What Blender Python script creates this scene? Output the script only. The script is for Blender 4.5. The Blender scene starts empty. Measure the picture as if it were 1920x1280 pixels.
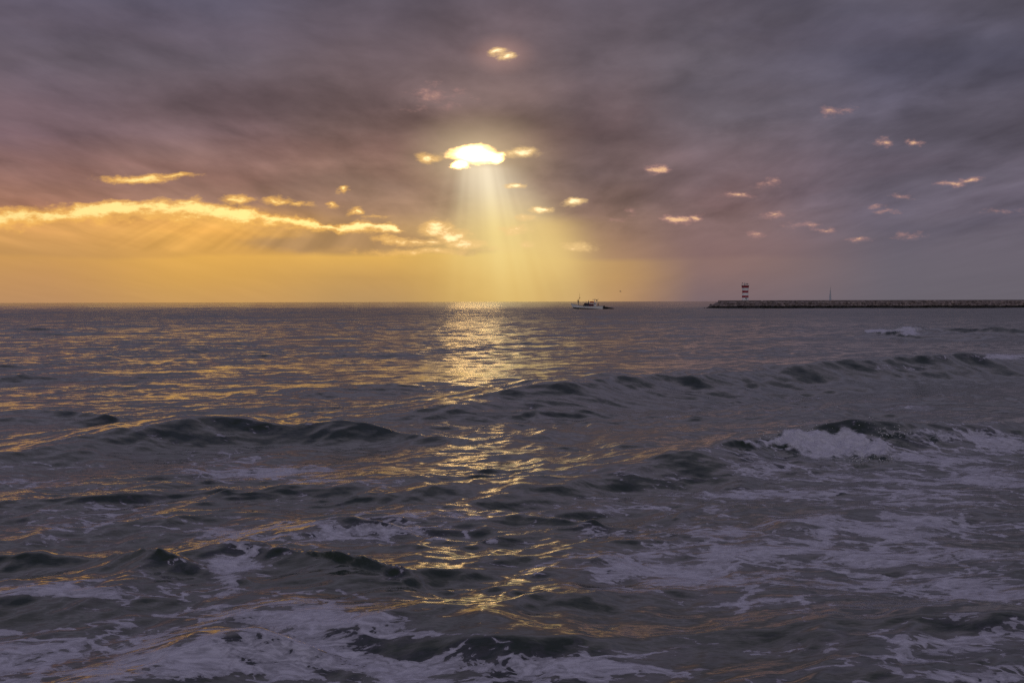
import bpy, bmesh, math, random
import numpy as np
from mathutils import Vector, Matrix

R = math.radians
random.seed(7)
rng = np.random.default_rng(11)
sc = bpy.context.scene
col = sc.collection

# ------------------------------------------------------------------ camera
H = 2.4                       # eye height above mean sea level, metres
F = 50.0 / 36.0 * 1920.0      # focal length in pixels of the 1920 px wide photograph
PITCH = math.atan((640.0 - 565.6) / F)
ROLL = R(-0.13)
cam_d = bpy.data.cameras.new('camera')
cam = bpy.data.objects.new('camera', cam_d)
col.objects.link(cam)
cam_d.lens = 50.0
cam_d.sensor_width = 36.0
cam_d.clip_start = 0.1
cam_d.clip_end = 200000.0
CM = Matrix.Translation((0, 0, H)) @ Matrix.Rotation(R(90) - PITCH, 4, 'X') @ Matrix.Rotation(ROLL, 4, 'Z')
cam.matrix_world = CM
sc.camera = cam
CR = CM.to_3x3()


def ray(px, py):
    return CR @ Vector(((px - 960.0) / F, (640.0 - py) / F, -1.0))


def uv(px, py):
    d = ray(px, py)
    return d.x / d.y, d.z / d.y


def ground(px, py, z=0.0):
    d = ray(px, py)
    t = (z - H) / d.z
    return Vector((0, 0, H)) + d * t


def at(px, py, Y):
    d = ray(px, py)
    return Vector((0, 0, H)) + d * (Y / d.y)


# ------------------------------------------------------------------ render settings
sc.view_settings.view_transform = 'Standard'
sc.view_settings.look = 'None'
sc.view_settings.exposure = 0.0
sc.view_settings.gamma = 1.0
sc.render.engine = 'CYCLES'
sc.cycles.max_bounces = 6
sc.cycles.glossy_bounces = 3
sc.cycles.diffuse_bounces = 2
sc.cycles.use_denoising = False
sc.cycles.sample_clamp_indirect = 6.0
sc.cycles.sample_clamp_direct = 0.0


# ------------------------------------------------------------------ node helper
def lin(c):
    out = []
    for v in c[:3]:
        v = v / 255.0
        out.append(v / 12.92 if v <= 0.04045 else ((v + 0.055) / 1.055) ** 2.4)
    return (out[0], out[1], out[2], 1.0)


class NT:
    def __init__(self, tree):
        self.t = tree

    def n(self, typ, **kw):
        nd = self.t.nodes.new(typ)
        for k, v in kw.items():
            setattr(nd, k, v)
        return nd

    def put(self, sock, v):
        if v is None:
            return
        if isinstance(v, bpy.types.NodeSocket):
            self.t.links.new(v, sock)
        else:
            sock.default_value = v

    def m(self, op, a, b=None, c=None, clamp=False):
        nd = self.n('ShaderNodeMath', operation=op)
        nd.use_clamp = clamp
        self.put(nd.inputs[0], a)
        self.put(nd.inputs[1], b)
        self.put(nd.inputs[2], c)
        return nd.outputs[0]

    def v(self, op, a, b=None, c=None, out=0):
        nd = self.n('ShaderNodeVectorMath', operation=op)
        self.put(nd.inputs[0], a)
        self.put(nd.inputs[1], b)
        self.put(nd.inputs[2], c)
        return nd.outputs[out]

    def scale(self, a, s):
        nd = self.n('ShaderNodeVectorMath', operation='SCALE')
        self.put(nd.inputs[0], a)
        self.put(nd.inputs['Scale'], s)
        return nd.outputs[0]

    def xyz(self, x, y, z):
        nd = self.n('ShaderNodeCombineXYZ')
        self.put(nd.inputs[0], x)
        self.put(nd.inputs[1], y)
        self.put(nd.inputs[2], z)
        return nd.outputs[0]

    def sep(self, a):
        nd = self.n('ShaderNodeSeparateXYZ')
        self.put(nd.inputs[0], a)
        return nd.outputs[0], nd.outputs[1], nd.outputs[2]

    def noise(self, vec, scale, detail=4.0, rough=0.5, dist=0.0, lac=2.0, color=False, dim='3D'):
        nd = self.n('ShaderNodeTexNoise', noise_dimensions=dim)
        self.put(nd.inputs['Vector'], vec)
        self.put(nd.inputs['Scale'], scale)
        self.put(nd.inputs['Detail'], detail)
        self.put(nd.inputs['Roughness'], rough)
        self.put(nd.inputs['Lacunarity'], lac)
        self.put(nd.inputs['Distortion'], dist)
        return nd.outputs['Color'] if color else nd.outputs[0]

    def smooth(self, x, a, b, lo=0.0, hi=1.0):
        nd = self.n('ShaderNodeMapRange', interpolation_type='SMOOTHSTEP')
        self.put(nd.inputs['Value'], x)
        self.put(nd.inputs['From Min'], a)
        self.put(nd.inputs['From Max'], b)
        self.put(nd.inputs['To Min'], lo)
        self.put(nd.inputs['To Max'], hi)
        return nd.outputs[0]

    def mix(self, f, a, b, mode='MIX'):
        nd = self.n('ShaderNodeMix', data_type='RGBA', blend_type=mode)
        nd.clamp_factor = True
        self.put(nd.inputs[0], f)
        self.put(nd.inputs[6], a)
        self.put(nd.inputs[7], b)
        return nd.outputs[2]

    def ramp(self, x, stops):
        nd = self.n('ShaderNodeValToRGB')
        els = nd.color_ramp.elements
        stops = sorted(stops)
        els[0].position, els[0].color = stops[0]
        els[1].position, els[1].color = stops[-1]
        for p, c in stops[1:-1]:
            e = els.new(p)
            e.color = c
        self.put(nd.inputs[0], x)
        return nd.outputs[0]

    def curve(self, x, pts):
        nd = self.n('ShaderNodeFloatCurve')
        cv = nd.mapping.curves[0]
        cv.points[0].location = pts[0]
        cv.points[1].location = pts[-1]
        for p in pts[1:-1]:
            cv.points.new(*p)
        nd.mapping.update()
        self.put(nd.inputs['Value'], x)
        return nd.outputs[0]


# ------------------------------------------------------------------ sky (world)
SUN_PX = (905.0, 175.0)
sd = ray(*SUN_PX).normalized()
SUN_EL = math.asin(sd.z)
SUN_AZ = math.atan2(sd.x, sd.y)


def build_world():
    w = bpy.data.worlds.new('World')
    sc.world = w
    w.use_nodes = True
    t = w.node_tree
    t.nodes.clear()
    N = NT(t)
    out = N.n('ShaderNodeOutputWorld')
    bg = N.n('ShaderNodeBackground')
    t.links.new(bg.outputs[0], out.inputs[0])
    d = N.n('ShaderNodeTexCoord').outputs['Generated']
    dx, dy, dz = N.sep(d)
    yy = N.m('MAXIMUM', dy, 0.15)
    zc = N.m('MAXIMUM', dz, 0.0)
    u = N.m('DIVIDE', dx, yy)
    vv = N.m('DIVIDE', zc, yy)
    k = 1.0 / F
    # layered cloud deck seen in perspective
    den = N.m('ADD', vv, 0.055)
    q = N.xyz(N.m('DIVIDE', N.m('MULTIPLY', u, 0.36), den), N.m('LOGARITHM', den, 2.718), 3.3)
    big = N.noise(N.v('MULTIPLY', q, (1.35, 1.0, 1.0)), 2.3, 6, 0.55, 0.25)
    mid = N.noise(N.v('MULTIPLY', q, (1.7, 1.2, 1.0)), 5.5, 8, 0.55, 0.2)
    flat = N.noise(N.xyz(N.m('MULTIPLY', u, 7.0), N.m('MULTIPLY', vv, 20.0), 0.4), 1.5, 4, 0.5, 0.6)
    # ragged edges: warp the sky coordinates
    P0 = N.xyz(u, vv, 0.0)
    wn = N.noise(N.v('MULTIPLY', P0, (1.0, 1.9, 1.0)), 34.0, 6, 0.62, 0.0, color=True)
    wn2 = N.noise(N.v('MULTIPLY', P0, (1.0, 1.6, 1.0)), 10.0, 3, 0.5, 0.0, color=True)
    wv = N.v('MULTIPLY', N.v('SUBTRACT', wn, (0.5, 0.5, 0.5)), (0.030, 0.0125, 0.0))
    wv2 = N.v('MULTIPLY', N.v('SUBTRACT', wn2, (0.5, 0.5, 0.5)), (0.030, 0.010, 0.0))
    P = N.v('ADD', P0, wv)
    Pb = N.v('ADD', N.v('ADD', P0, wv), wv2)
    pu, pv, _ = N.sep(N.v('ADD', N.v('ADD', P0, N.scale(wv, 1.5)), N.scale(wv2, 1.3)))
    su, sv, _ = N.sep(N.v('ADD', P0, wv2))

    def ELL(src, px, py, rx, ry):
        cu, cv_ = uv(px, py)
        sx, sy = 1.0 / (rx * k), 1.0 / (ry * k)
        l = N.v('LENGTH', N.v('MULTIPLY_ADD', src, (sx, sy, 0.0), (-cu * sx, -cv_ * sy, 0.0)), out=1)
        return N.m('MULTIPLY_ADD', l, -1.0, 1.0)

    # colour columns: (photo x, [(photo y, sRGB)])
    cols = [
        (-2600, [(566, (104, 97, 104)), (450, (104, 96, 104)), (300, (98, 92, 104)), (0, (92, 88, 104))]),
        (-900, [(566, (200, 150, 96)), (470, (222, 168, 92)), (400, (226, 170, 92)), (300, (190, 142, 96)), (200, (150, 120, 100)), (60, (118, 102, 104)), (0, (108, 98, 104))]),  # out of view at left: gold added to tint the far sea
        (60, [(566, (186, 141, 98)), (520, (196, 147, 94)), (482, (205, 154, 90)), (474, (199, 150, 91)), (430, (213, 158, 93)),
              (408, (216, 160, 92)), (380, (163, 119, 98)), (330, (146, 109, 99)), (250, (118, 95, 100)), (120, (99, 89, 99)), (0, (96, 89, 103))]),
        (400, [(566, (202, 155, 93)), (520, (214, 163, 86)), (482, (227, 172, 86)), (474, (218, 164, 86)), (430, (230, 172, 88)),
               (408, (220, 164, 90)), (380, (160, 122, 102)), (330, (146, 112, 101)), (250, (121, 98, 100)), (120, (101, 90, 99)), (0, (97, 90, 104))]),
        (700, [(566, (186, 148, 98)), (520, (200, 156, 92)), (480, (226, 176, 92)), (470, (186, 146, 96)), (430, (182, 143, 98)),
               (400, (163, 129, 102)), (350, (150, 120, 102)), (280, (136, 108, 99)), (200, (118, 98, 98)), (100, (108, 93, 99)), (0, (102, 92, 103))]),
        (940, [(566, (205, 164, 92)), (520, (216, 174, 96)), (480, (222, 183, 104)), (450, (200, 166, 112)), (400, (180, 150, 115)),
               (350, (168, 138, 112)), (290, (152, 123, 104)), (200, (125, 105, 101)), (100, (115, 97, 100)), (0, (105, 93, 102))]),
        (1130, [(566, (180, 138, 98)), (520, (188, 147, 98)), (490, (186, 147, 100)), (480, (168, 132, 103)), (400, (146, 117, 104)),
                (330, (128, 106, 103)), (250, (118, 99, 101)), (120, (106, 94, 101)), (0, (99, 90, 101))]),
        (1330, [(566, (124, 104, 107)), (510, (138, 111, 107)), (490, (140, 112, 107)), (480, (134, 107, 105)), (400, (132, 107, 106)),
                (320, (116, 99, 104)), (220, (104, 95, 103)), (100, (101, 93, 102)), (0, (95, 88, 100))]),
        (1700, [(566, (105, 99, 108)), (500, (107, 100, 110)), (400, (105, 97, 110)), (300, (99, 92, 105)), (200, (95, 89, 102)),
                (110, (88, 85, 101)), (0, (88, 84, 97))]),
        (2700, [(566, (98, 94, 106)), (400, (98, 93, 107)), (0, (86, 84, 100))]),
    ]
    VMAX = 0.25
    rp = N.m('DIVIDE', sv, VMAX, clamp=True)
    base = None
    last = None
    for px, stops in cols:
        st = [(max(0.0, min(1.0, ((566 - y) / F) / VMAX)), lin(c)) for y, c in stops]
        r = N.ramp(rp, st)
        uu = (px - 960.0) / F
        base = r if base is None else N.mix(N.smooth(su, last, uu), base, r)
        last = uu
    # zenith: blue-grey overcast outside the frame
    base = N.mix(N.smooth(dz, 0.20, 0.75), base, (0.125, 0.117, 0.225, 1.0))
    base = N.mix(N.m('MULTIPLY', N.smooth(dz, 0.19, 0.34), N.smooth(dz, 0.75, 0.5)), base, (0.222, 0.202, 0.280, 1.0))  # unseen band above the frame, brightened to lift the water's tone
    base = N.mix(N.smooth(dy, 0.1, -0.6), base, (0.40, 0.37, 0.41, 1.0))  # unseen sky behind the camera, brightened as added fill on boat, foam and rocks
    # tonal variation of the deck: darker bellies and lighter ridges
    var = N.m('ADD', N.m('MULTIPLY', N.m('SUBTRACT', big, 0.5), 1.1), N.m('MULTIPLY', N.m('SUBTRACT', mid, 0.5), 1.05))
    var = N.m('ADD', var, N.m('MULTIPLY', N.m('SUBTRACT', flat, 0.5), 0.18))
    for bx_, by_, rx_, ry_, am in ((1500, 222, 190, 26, .22), (1640, 196, 190, 24, .18), (1800, 170, 150, 26, .14), (1740, 48, 150, 22, .22), (1240, 112, 150, 26, .18), (830, 186, 90, 34, .26),
                                   (1620, 275, 200, 16, .12), (960, 62, 90, 40, .16), (650, 312, 260, 14, .14), (470, 245, 260, 22, .14), (90, 130, 140, 40, .12),
                                   (1000, 236, 200, 30, -.16), (420, 190, 240, 36, -.14), (1350, 180, 260, 34, -.12), (1800, 250, 220, 36, -.16), (1820, 96, 220, 34, -.14), (1180, 262, 150, 26, -.12),
                                   (560, 340, 260, 22, -.10), (180, 285, 220, 20, -.10), (880, 345, 120, 26, -.10), (1350, 345, 300, 18, -.08), (640, 45, 300, 40, -.08)):
        el = N.m('MAXIMUM', ELL(Pb, bx_, by_, rx_ * 1.25, ry_ * 1.5), 0.0)
        var = N.m('MULTIPLY_ADD', N.m('MULTIPLY', el, N.m('MULTIPLY_ADD', mid, 2.4, -0.3)), am * 1.1, var)
    fadeh = N.smooth(vv, 70 * k, 190 * k, 0.10, 1.0)
    var = N.m('MULTIPLY', var, fadeh)
    base = N.scale(base, N.m('MAXIMUM', N.m('ADD', 1.0, var), 0.4))
    # faint mauve and blue patches
    tint = N.smooth(N.noise(q, 3.0, 4, 0.5, 0.3), 0.42, 0.68)
    base = N.mix(N.m('MULTIPLY', N.m('MULTIPLY', tint, fadeh), 0.35), base, N.v('MULTIPLY', base, (1.10, 0.96, 0.94)))
    tint2 = N.smooth(N.noise(N.v('ADD', q, (4, 9, 2)), 2.4, 4, 0.5, 0.3), 0.45, 0.7)
    base = N.mix(N.m('MULTIPLY', N.m('MULTIPLY', tint2, fadeh), 0.45), base, N.v('MULTIPLY', base, (0.92, 0.97, 1.09)))

    # ---- dark cloud wedge under the bright rift
    def blob(px, py, rx, ry, tilt=0.0):
        cu, cv_ = uv(px, py)
        return (cu, cv_, rx * k, ry * k, tilt)

    def ell(src, px, py, rx, ry, amp=1.0):
        cu, cv_ = uv(px, py)
        sx, sy = 1.0 / (rx * k), 1.0 / (ry * k)
        e = N.v('MULTIPLY_ADD', src, (sx, sy, 0.0), (-cu * sx, -cv_ * sy, 0.0))
        l = N.v('LENGTH', e, out=1)
        return N.m('MULTIPLY_ADD', l, -amp, amp)

    wedge = N.m('MAXIMUM', ell(P, 690, 448, 190, 24), ell(P, 560, 455, 150, 20))
    wedge = N.m('MAXIMUM', wedge, ell(Pb, 885, 468, 60, 12, 0.8))
    wedge = N.m('MAXIMUM', wedge, ell(Pb, 770, 482, 22, 3, 0.3))
    base = N.mix(N.m('MULTIPLY', N.smooth(wedge, 0.05, 0.7), 0.75), base, lin((176, 138, 97)))

    # ---- light shafts fanning out from the sun behind the deck
    s_u, s_v = uv(890, 120)
    ru = N.m('SUBTRACT', u, s_u)
    rv = N.m('MAXIMUM', N.m('SUBTRACT', s_v, vv), 0.004)
    th = N.m('DIVIDE', ru, rv)
    ray1 = N.noise(N.xyz(th, 0.0, 1.7), 2.6, 2, 0.5)
    ray2 = N.noise(N.xyz(th, 0.0, 7.7), 6.5, 2, 0.5)
    # left fan, below the rift
    fan = N.m('MULTIPLY', N.smooth(vv, 88 * k, 104 * k), N.smooth(vv, 172 * k, 140 * k))
    fan = N.m('MULTIPLY', fan, N.m('MULTIPLY', N.smooth(u, (150 - 960) * k, (330 - 960) * k), N.smooth(u, (760 - 960) * k, (640 - 960) * k)))
    rr = N.m('SUBTRACT', N.m('MULTIPLY_ADD', ray1, 0.45, N.m('MULTIPLY', ray2, 0.55)), 0.5)
    base = N.scale(base, N.m('MULTIPLY_ADD', N.m('MULTIPLY', rr, fan), 1.35, 1.0))
    # main shaft under the opening
    yh = N.m('SUBTRACT', (566 - 298) * k, vv)          # distance below the opening
    xc = N.m('MULTIPLY_ADD', yh, 0.36, (903 - 960) * k)
    wd = N.m('MULTIPLY_ADD', yh, 0.36, 36 * k)
    e = N.m('DIVIDE', N.m('SUBTRACT', u, xc), wd)
    e = N.m('MULTIPLY_ADD', N.m('SUBTRACT', ray2, 0.5), 0.45, e)
    sh = N.m('POWER', 2.718, N.m('MULTIPLY', N.m('POWER', N.m('ABSOLUTE', e), 2.1), -1.0))
    sh = N.m('MULTIPLY', sh, N.smooth(yh, -2 * k, 22 * k))
    sh = N.m('MULTIPLY', sh, N.m('MULTIPLY_ADD', N.smooth(yh, 120 * k, 275 * k), -0.58, 1.0))
    sh = N.m('MULTIPLY', sh, N.m('MULTIPLY_ADD', rr, 2.3, 0.88))
    shc = N.mix(N.smooth(yh, 10 * k, 150 * k), lin((255, 240, 212)), lin((250, 222, 146)))
    base = N.mix(N.m('MULTIPLY', sh, 0.92), base, shc)
    # side beam from the smaller opening
    e2 = N.m('DIVIDE', N.m('SUBTRACT', u, N.m('MULTIPLY_ADD', N.m('SUBTRACT', (566 - 398) * k, vv), 0.36, (1026 - 960) * k)), 62 * k)
    s2 = N.m('POWER', 2.718, N.m('MULTIPLY', N.m('MULTIPLY', e2, e2), -1.0))
    s2 = N.m('MULTIPLY', s2, N.m('MULTIPLY', N.smooth(vv, (566 - 398) * k, (566 - 425) * k), N.smooth(vv, 30 * k, 110 * k)))
    base = N.mix(N.m('MULTIPLY', s2, 0.36), base, lin((250, 212, 130)))
    # glow round the opening
    gl = ell(P0, 895, 292, 170, 100)
    base = N.mix(N.m('MULTIPLY', N.m('POWER', N.m('MAXIMUM', gl, 0.0), 1.8), 0.6), base, lin((255, 228, 180)))
    gl2 = ell(P0, 940, 102, 75, 45)
    base = N.mix(N.m('MULTIPLY', N.m('POWER', N.m('MAXIMUM', gl2, 0.0), 1.5), 0.35), base, lin((225, 170, 150)))

    # ---- the long bright rift at left
    tt = N.m('MULTIPLY', N.m('SUBTRACT', pu, (0 - 960) * k), F / 800.0, clamp=True)
    rift_c = [(0, 403), (60, 400), (130, 393), (220, 391), (300, 388), (370, 392), (430, 398), (500, 404), (560, 409), (630, 418), (690, 426), (750, 433), (800, 440)]
    rift_w = [(0, 14), (60, 16), (130, 14), (220, 13), (300, 17), (370, 17), (430, 14), (500, 12), (560, 9), (630, 7), (690, 9), (750, 6), (800, 1)]
    rc = N.curve(tt, [(x / 800.0, (566 - y) / 250.0) for x, y in rift_c])
    rw = N.curve(tt, [(x / 800.0, w_ / 25.0) for x, w_ in rift_w])
    dv = N.m('SUBTRACT', N.m('MULTIPLY', pv, F / 250.0), rc)
    dv = N.m('MAXIMUM', dv, N.m('MULTIPLY', dv, -0.62))
    rift = N.m('SUBTRACT', 1.0, N.m('DIVIDE', dv, N.m('MULTIPLY_ADD', rw, 0.1, 0.0005)))
    rift = N.m('ADD', rift, N.m('MULTIPLY', N.m('SUBTRACT', N.noise(N.v('MULTIPLY', P0, (1.0, 3.0, 1.0)), 22.0, 4, 0.55), 0.5), 1.1))
    rift = N.m('SUBTRACT', rift, N.smooth(u, (740 - 960) * k, (800 - 960) * k, 0.0, 4.0))

    # ---- individual openings (photo px, size, strength)
    gold = [(262, 334, 78, 9, 1.0), (330, 328, 40, 6, 0.8), (645, 357, 11, 9, 1.0), (624, 383, 14, 8, .9), (660, 394, 14, 7, .9),
            (520, 378, 34, 7, .75), (445, 376, 40, 8, .8), (560, 382, 24, 5, .7), (705, 405, 22, 4, .55),
            (822, 426, 36, 18, 1.), (848, 444, 40, 15, 1.05), (876, 457, 40, 11, 1.), (780, 451, 90, 8, .85), (800, 470, 120, 6, .55),
            (808, 297, 26, 7, .62), (976, 288, 40, 10, .85), (962, 348, 22, 5, .9), (1015, 394, 26, 9, 1.15),
            (1078, 378, 24, 8, .95), (990, 412, 14, 6, .5), (966, 431, 26, 7, .6), (985, 458, 16, 6, .5), (1088, 458, 24, 8, .55),
            (930, 97, 20, 9, .95), (950, 106, 18, 9, 1.05),]
    pink = [(1230, 319, 26, 11, .95), (1268, 413, 36, 11, 1.1), (1304, 409, 28, 8, .85), (1385, 366, 48, 8, .75), (1448, 407, 40, 8, .7), (1500, 422, 44, 8, .55), (1542, 433, 30, 7, .7), (1660, 268, 28, 9, 1.05),
            (1717, 269, 26, 8, .95), (1553, 207, 50, 14, .62), (1785, 346, 34, 9, .85), (1812, 340, 34, 8, .85), (1690, 366, 30, 9, .7),
            (1640, 388, 20, 9, .75), (1662, 400, 28, 8, .6), (1440, 343, 24, 8, .55), (1610, 449, 36, 6, .5), (1700, 443, 40, 9, .5),
            (1410, 440, 30, 8, .5), (1890, 393, 40, 8, .45), (820, 185, 60, 26, .42), (1180, 395, 20, 7, .45), (1150, 410, 22, 7, .42)]
    gf = rift
    for b in gold:
        gf = N.m('MAXIMUM', gf, ell(P, *b))
    pf = None
    for b in pink:
        x = ell(P, *b)
        pf = x if pf is None else N.m('MAXIMUM', pf, x)
    brk = N.m('MULTIPLY', N.m('SUBTRACT', N.noise(N.v('MULTIPLY', P0, (1.0, 2.2, 1.0)), 60.0, 6, 0.68), 0.5), 2.1)
    gf = N.m('ADD', gf, brk)
    pf = N.m('ADD', pf, brk)
    # clear evening sky behind the deck
    sky = N.n('ShaderNodeTexSky', sky_type='NISHITA')
    sky.sun_disc = False
    sky.sun_elevation = SUN_EL
    sky.sun_rotation = SUN_AZ
    sky.air_density = 1.6
    sky.dust_density = 3.0
    clear = N.scale(sky.outputs[0], 0.07)
    edge = N.mix(N.smooth(u, (600 - 960) * k, (1000 - 960) * k), lin((252, 190, 96)), lin((246, 205, 140)))
    core = N.mix(N.smooth(u, (500 - 960) * k, (1000 - 960) * k), (1.0, 0.80, 0.32, 1), (1.0, 0.88, 0.62, 1))
    core = N.mix(0.12, core, clear)
    base = N.mix(N.m('MULTIPLY', N.smooth(gf, -0.25, 0.6), 0.72), base, edge)
    base = N.mix(N.smooth(gf, 0.38, 1.0), base, core)
    pinkc = N.mix(N.smooth(pf, 0.35, 1.0), lin((190, 142, 134)), lin((250, 200, 150)))
    base = N.mix(N.m('MULTIPLY', N.smooth(pf, 0.0, 1.0), 0.9), base, pinkc)
    # the opening itself
    Ph = N.v('ADD', P0, N.scale(wv, 0.85))
    hole = N.m('MAXIMUM', ell(Ph, 891, 290, 58, 20, 1.0), ell(Ph, 861, 311, 21, 10, 1.0))
    hole = N.m('MAXIMUM', hole, ell(Ph, 925, 294, 28, 13, 1.0))
    hole = N.m('ADD', hole, N.m('MULTIPLY', brk, 0.16))
    hf = N.smooth(hole, -0.05, 0.5)
    hot = N.mix(N.smooth(hole, 0.2, 0.6), (1.5, 1.15, 0.68, 1), (HOLE, HOLE * 0.74, HOLE * 0.40, 1))
    hot = N.v('ADD', hot, clear)
    base = N.mix(hf, base, hot)
    # below the horizon: deep water tone, never seen
    base = N.mix(N.smooth(dz, -0.002, -0.02), base, (0.03, 0.03, 0.035, 1))
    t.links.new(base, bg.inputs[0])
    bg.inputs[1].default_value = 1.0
    w.cycles.sampling_method = 'MANUAL'
    w.cycles.sample_map_resolution = 2048
    return w


HOLE = 2.7
build_world()

sun_d = bpy.data.lights.new('sun', 'SUN')
sun_d.energy = 0.001
sun_d.angle = R(2.5)
sun_d.color = (1.0, 0.64, 0.24)
sun = bpy.data.objects.new('sun', sun_d)
sun.location = (0, 60, 40)
sun.rotation_euler = (-sd).to_track_quat('-Z', 'Y').to_euler()
col.objects.link(sun)


# ------------------------------------------------------------------ materials for objects
def mat(name, rgb, rough=0.6, var=0.15, scale=4.0, metal=0.0, bump=0.0):
    m = bpy.data.materials.new(name)
    m.use_nodes = True
    t = m.node_tree
    N = NT(t)
    bs = t.nodes['Principled BSDF']
    g = N.n('ShaderNodeTexCoord').outputs['Object']
    nz = N.noise(g, scale, 6, 0.6)
    f = N.m('MULTIPLY_ADD', nz, var * 2.0, 1.0 - var)
    c = N.scale((rgb[0], rgb[1], rgb[2]), f)
    t.links.new(c, bs.inputs['Base Color'])
    bs.inputs['Roughness'].default_value = rough
    bs.inputs['Metallic'].default_value = metal
    if bump:
        b = N.n('ShaderNodeBump')
        b.inputs['Strength'].default_value = bump
        b.inputs['Distance'].default_value = 0.05
        t.links.new(N.noise(g, scale * 3, 8, 0.65), b.inputs['Height'])
        t.links.new(b.outputs[0], bs.inputs['Normal'])
    return m


M = {
    'white': mat('white_paint', (0.80, 0.79, 0.78), 0.45, 0.10, 2.0),
    'red': mat('red_paint', (0.32, 0.012, 0.030), 0.5, 0.15, 2.0),
    'navy': mat('navy_canvas', (0.022, 0.022, 0.045), 0.7, 0.2, 3.0),
    'maroon': mat('maroon_paint', (0.10, 0.010, 0.020), 0.55, 0.2, 3.0),
    'dark': mat('dark_metal', (0.02, 0.02, 0.022), 0.5, 0.2, 5.0),
    'black': mat('black_rubber', (0.012, 0.012, 0.014), 0.7, 0.2, 5.0),
    'wood': mat('varnished_wood', (0.20, 0.10, 0.05), 0.5, 0.25, 5.0),
    'grey': mat('grey_paint', (0.28, 0.28, 0.29), 0.5, 0.15, 3.0),
    'glass': mat('dark_glass', (0.01, 0.012, 0.015), 0.08, 0.1, 2.0),
    'skin': mat('skin', (0.36, 0.20, 0.14), 0.6, 0.08, 8.0),
    'cloth_dark': mat('dark_cloth', (0.018, 0.016, 0.026), 0.85, 0.25, 8.0),
    'cloth_pale': mat('pale_cloth', (0.42, 0.40, 0.40), 0.85, 0.2, 8.0),
    'cloth_grey': mat('grey_cloth', (0.14, 0.13, 0.15), 0.85, 0.2, 8.0),
    'hair': mat('dark_hair', (0.02, 0.014, 0.01), 0.7, 0.2, 8.0),
    'sail': mat('pale_sailcloth', (0.55, 0.57, 0.62), 0.8, 0.08, 0.5),
    'concrete': mat('weathered_concrete', (0.13, 0.115, 0.11), 0.85, 0.3, 0.7, 0.0, 0.4),
    'gull': mat('gull_feathers', (0.16, 0.14, 0.14), 0.8, 0.25, 10.0),
    'orange': mat('orange_float', (0.5, 0.16, 0.05), 0.5, 0.15, 5.0),
}


def rock_mat():
    m = bpy.data.materials.new('armour_stone')
    m.use_nodes = True
    t = m.node_tree
    N = NT(t)
    bs = t.nodes['Principled BSDF']
    pos = N.n('ShaderNodeNewGeometry').outputs['Position']
    _, _, z = N.sep(pos)
    oi = N.n('ShaderNodeObjectInfo').outputs['Random']
    nz = N.noise(pos, 1.3, 7, 0.65)
    c = N.mix(N.smooth(nz, 0.35, 0.7), (0.10, 0.078, 0.070, 1), (0.30, 0.245, 0.225, 1))
    c = N.scale(c, N.m('MULTIPLY_ADD', oi, 0.7, 0.62))
    # wet, weed-darkened tidal band near the waterline
    wl = N.m('MULTIPLY_ADD', N.noise(pos, 0.5, 5, 0.6), 0.9, 0.35)
    c = N.mix(N.smooth(N.m('SUBTRACT', z, wl), -0.25, 0.25), (0.012, 0.012, 0.010, 1), c)
    t.links.new(c, bs.inputs['Base Color'])
    bs.inputs['Roughness'].default_value = 0.85
    b = N.n('ShaderNodeBump')
    b.inputs['Strength'].default_value = 0.6
    b.inputs['Distance'].default_value = 0.08
    t.links.new(N.noise(pos, 3.0, 8, 0.65), b.inputs['Height'])
    t.links.new(b.outputs[0], bs.inputs['Normal'])
    return m


M['rock'] = rock_mat()


# ------------------------------------------------------------------ object helpers
def tag(o, label=None, cat=None, group=None, kind=None):
    if label:
        o['label'] = label
    if cat:
        o['category'] = cat
    if group:
        o['group'] = group
    if kind:
        o['kind'] = kind
    return o


def empty(name, loc=(0, 0, 0), rot=(0, 0, 0)):
    o = bpy.data.objects.new(name, None)
    o.empty_display_size = 0.3
    col.objects.link(o)
    o.location = loc
    o.rotation_euler = rot
    return o


def obj(name, bm, m, parent=None, smooth=False):
    me = bpy.data.meshes.new(name)
    bmesh.ops.recalc_face_normals(bm, faces=bm.faces)
    bm.to_mesh(me)
    bm.free()
    if smooth:
        for p in me.polygons:
            p.use_smooth = True
    me.materials.append(m)
    o = bpy.data.objects.new(name, me)
    col.objects.link(o)
    if parent:
        o.parent = parent
    return o


def box(bm, c, s, rot=None, bev=0.0):
    mt = Matrix.Translation(c)
    if rot:
        mt = mt @ Matrix.Rotation(rot[1], 4, rot[0])
    mt = mt @ Matrix.Diagonal((s[0], s[1], s[2], 1.0))
    r = bmesh.ops.create_cube(bm, size=1.0, matrix=mt)
    if bev:
        ed = list({e for v in r['verts'] for e in v.link_edges})
        bmesh.ops.bevel(bm, geom=ed, offset=bev, segments=2, affect='EDGES')


def rod(bm, a, b, r, r2=None, seg=8):
    a, b = Vector(a), Vector(b)
    L = (b - a).length
    q = (b - a).to_track_quat('Z', 'Y').to_matrix().to_4x4()
    bmesh.ops.create_cone(bm, cap_ends=True, segments=seg, radius1=r, radius2=r if r2 is None else r2, depth=L,
                          matrix=Matrix.Translation((a + b) / 2) @ q)


def ball(bm, c, s, sub=2):
    bmesh.ops.create_icosphere(bm, subdivisions=sub, radius=1.0, matrix=Matrix.Translation(c) @ Matrix.Diagonal((s[0], s[1], s[2], 1)))


def lathe(bm, prof, seg=32):
    rings = []
    for r, z in prof:
        rings.append([bm.verts.new((r * math.cos(2 * math.pi * i / seg), r * math.sin(2 * math.pi * i / seg), z)) for i in range(seg)])
    for a, b in zip(rings, rings[1:]):
        for i in range(seg):
            bm.faces.new((a[i], a[(i + 1) % seg], b[(i + 1) % seg], b[i]))
    return rings


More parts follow.
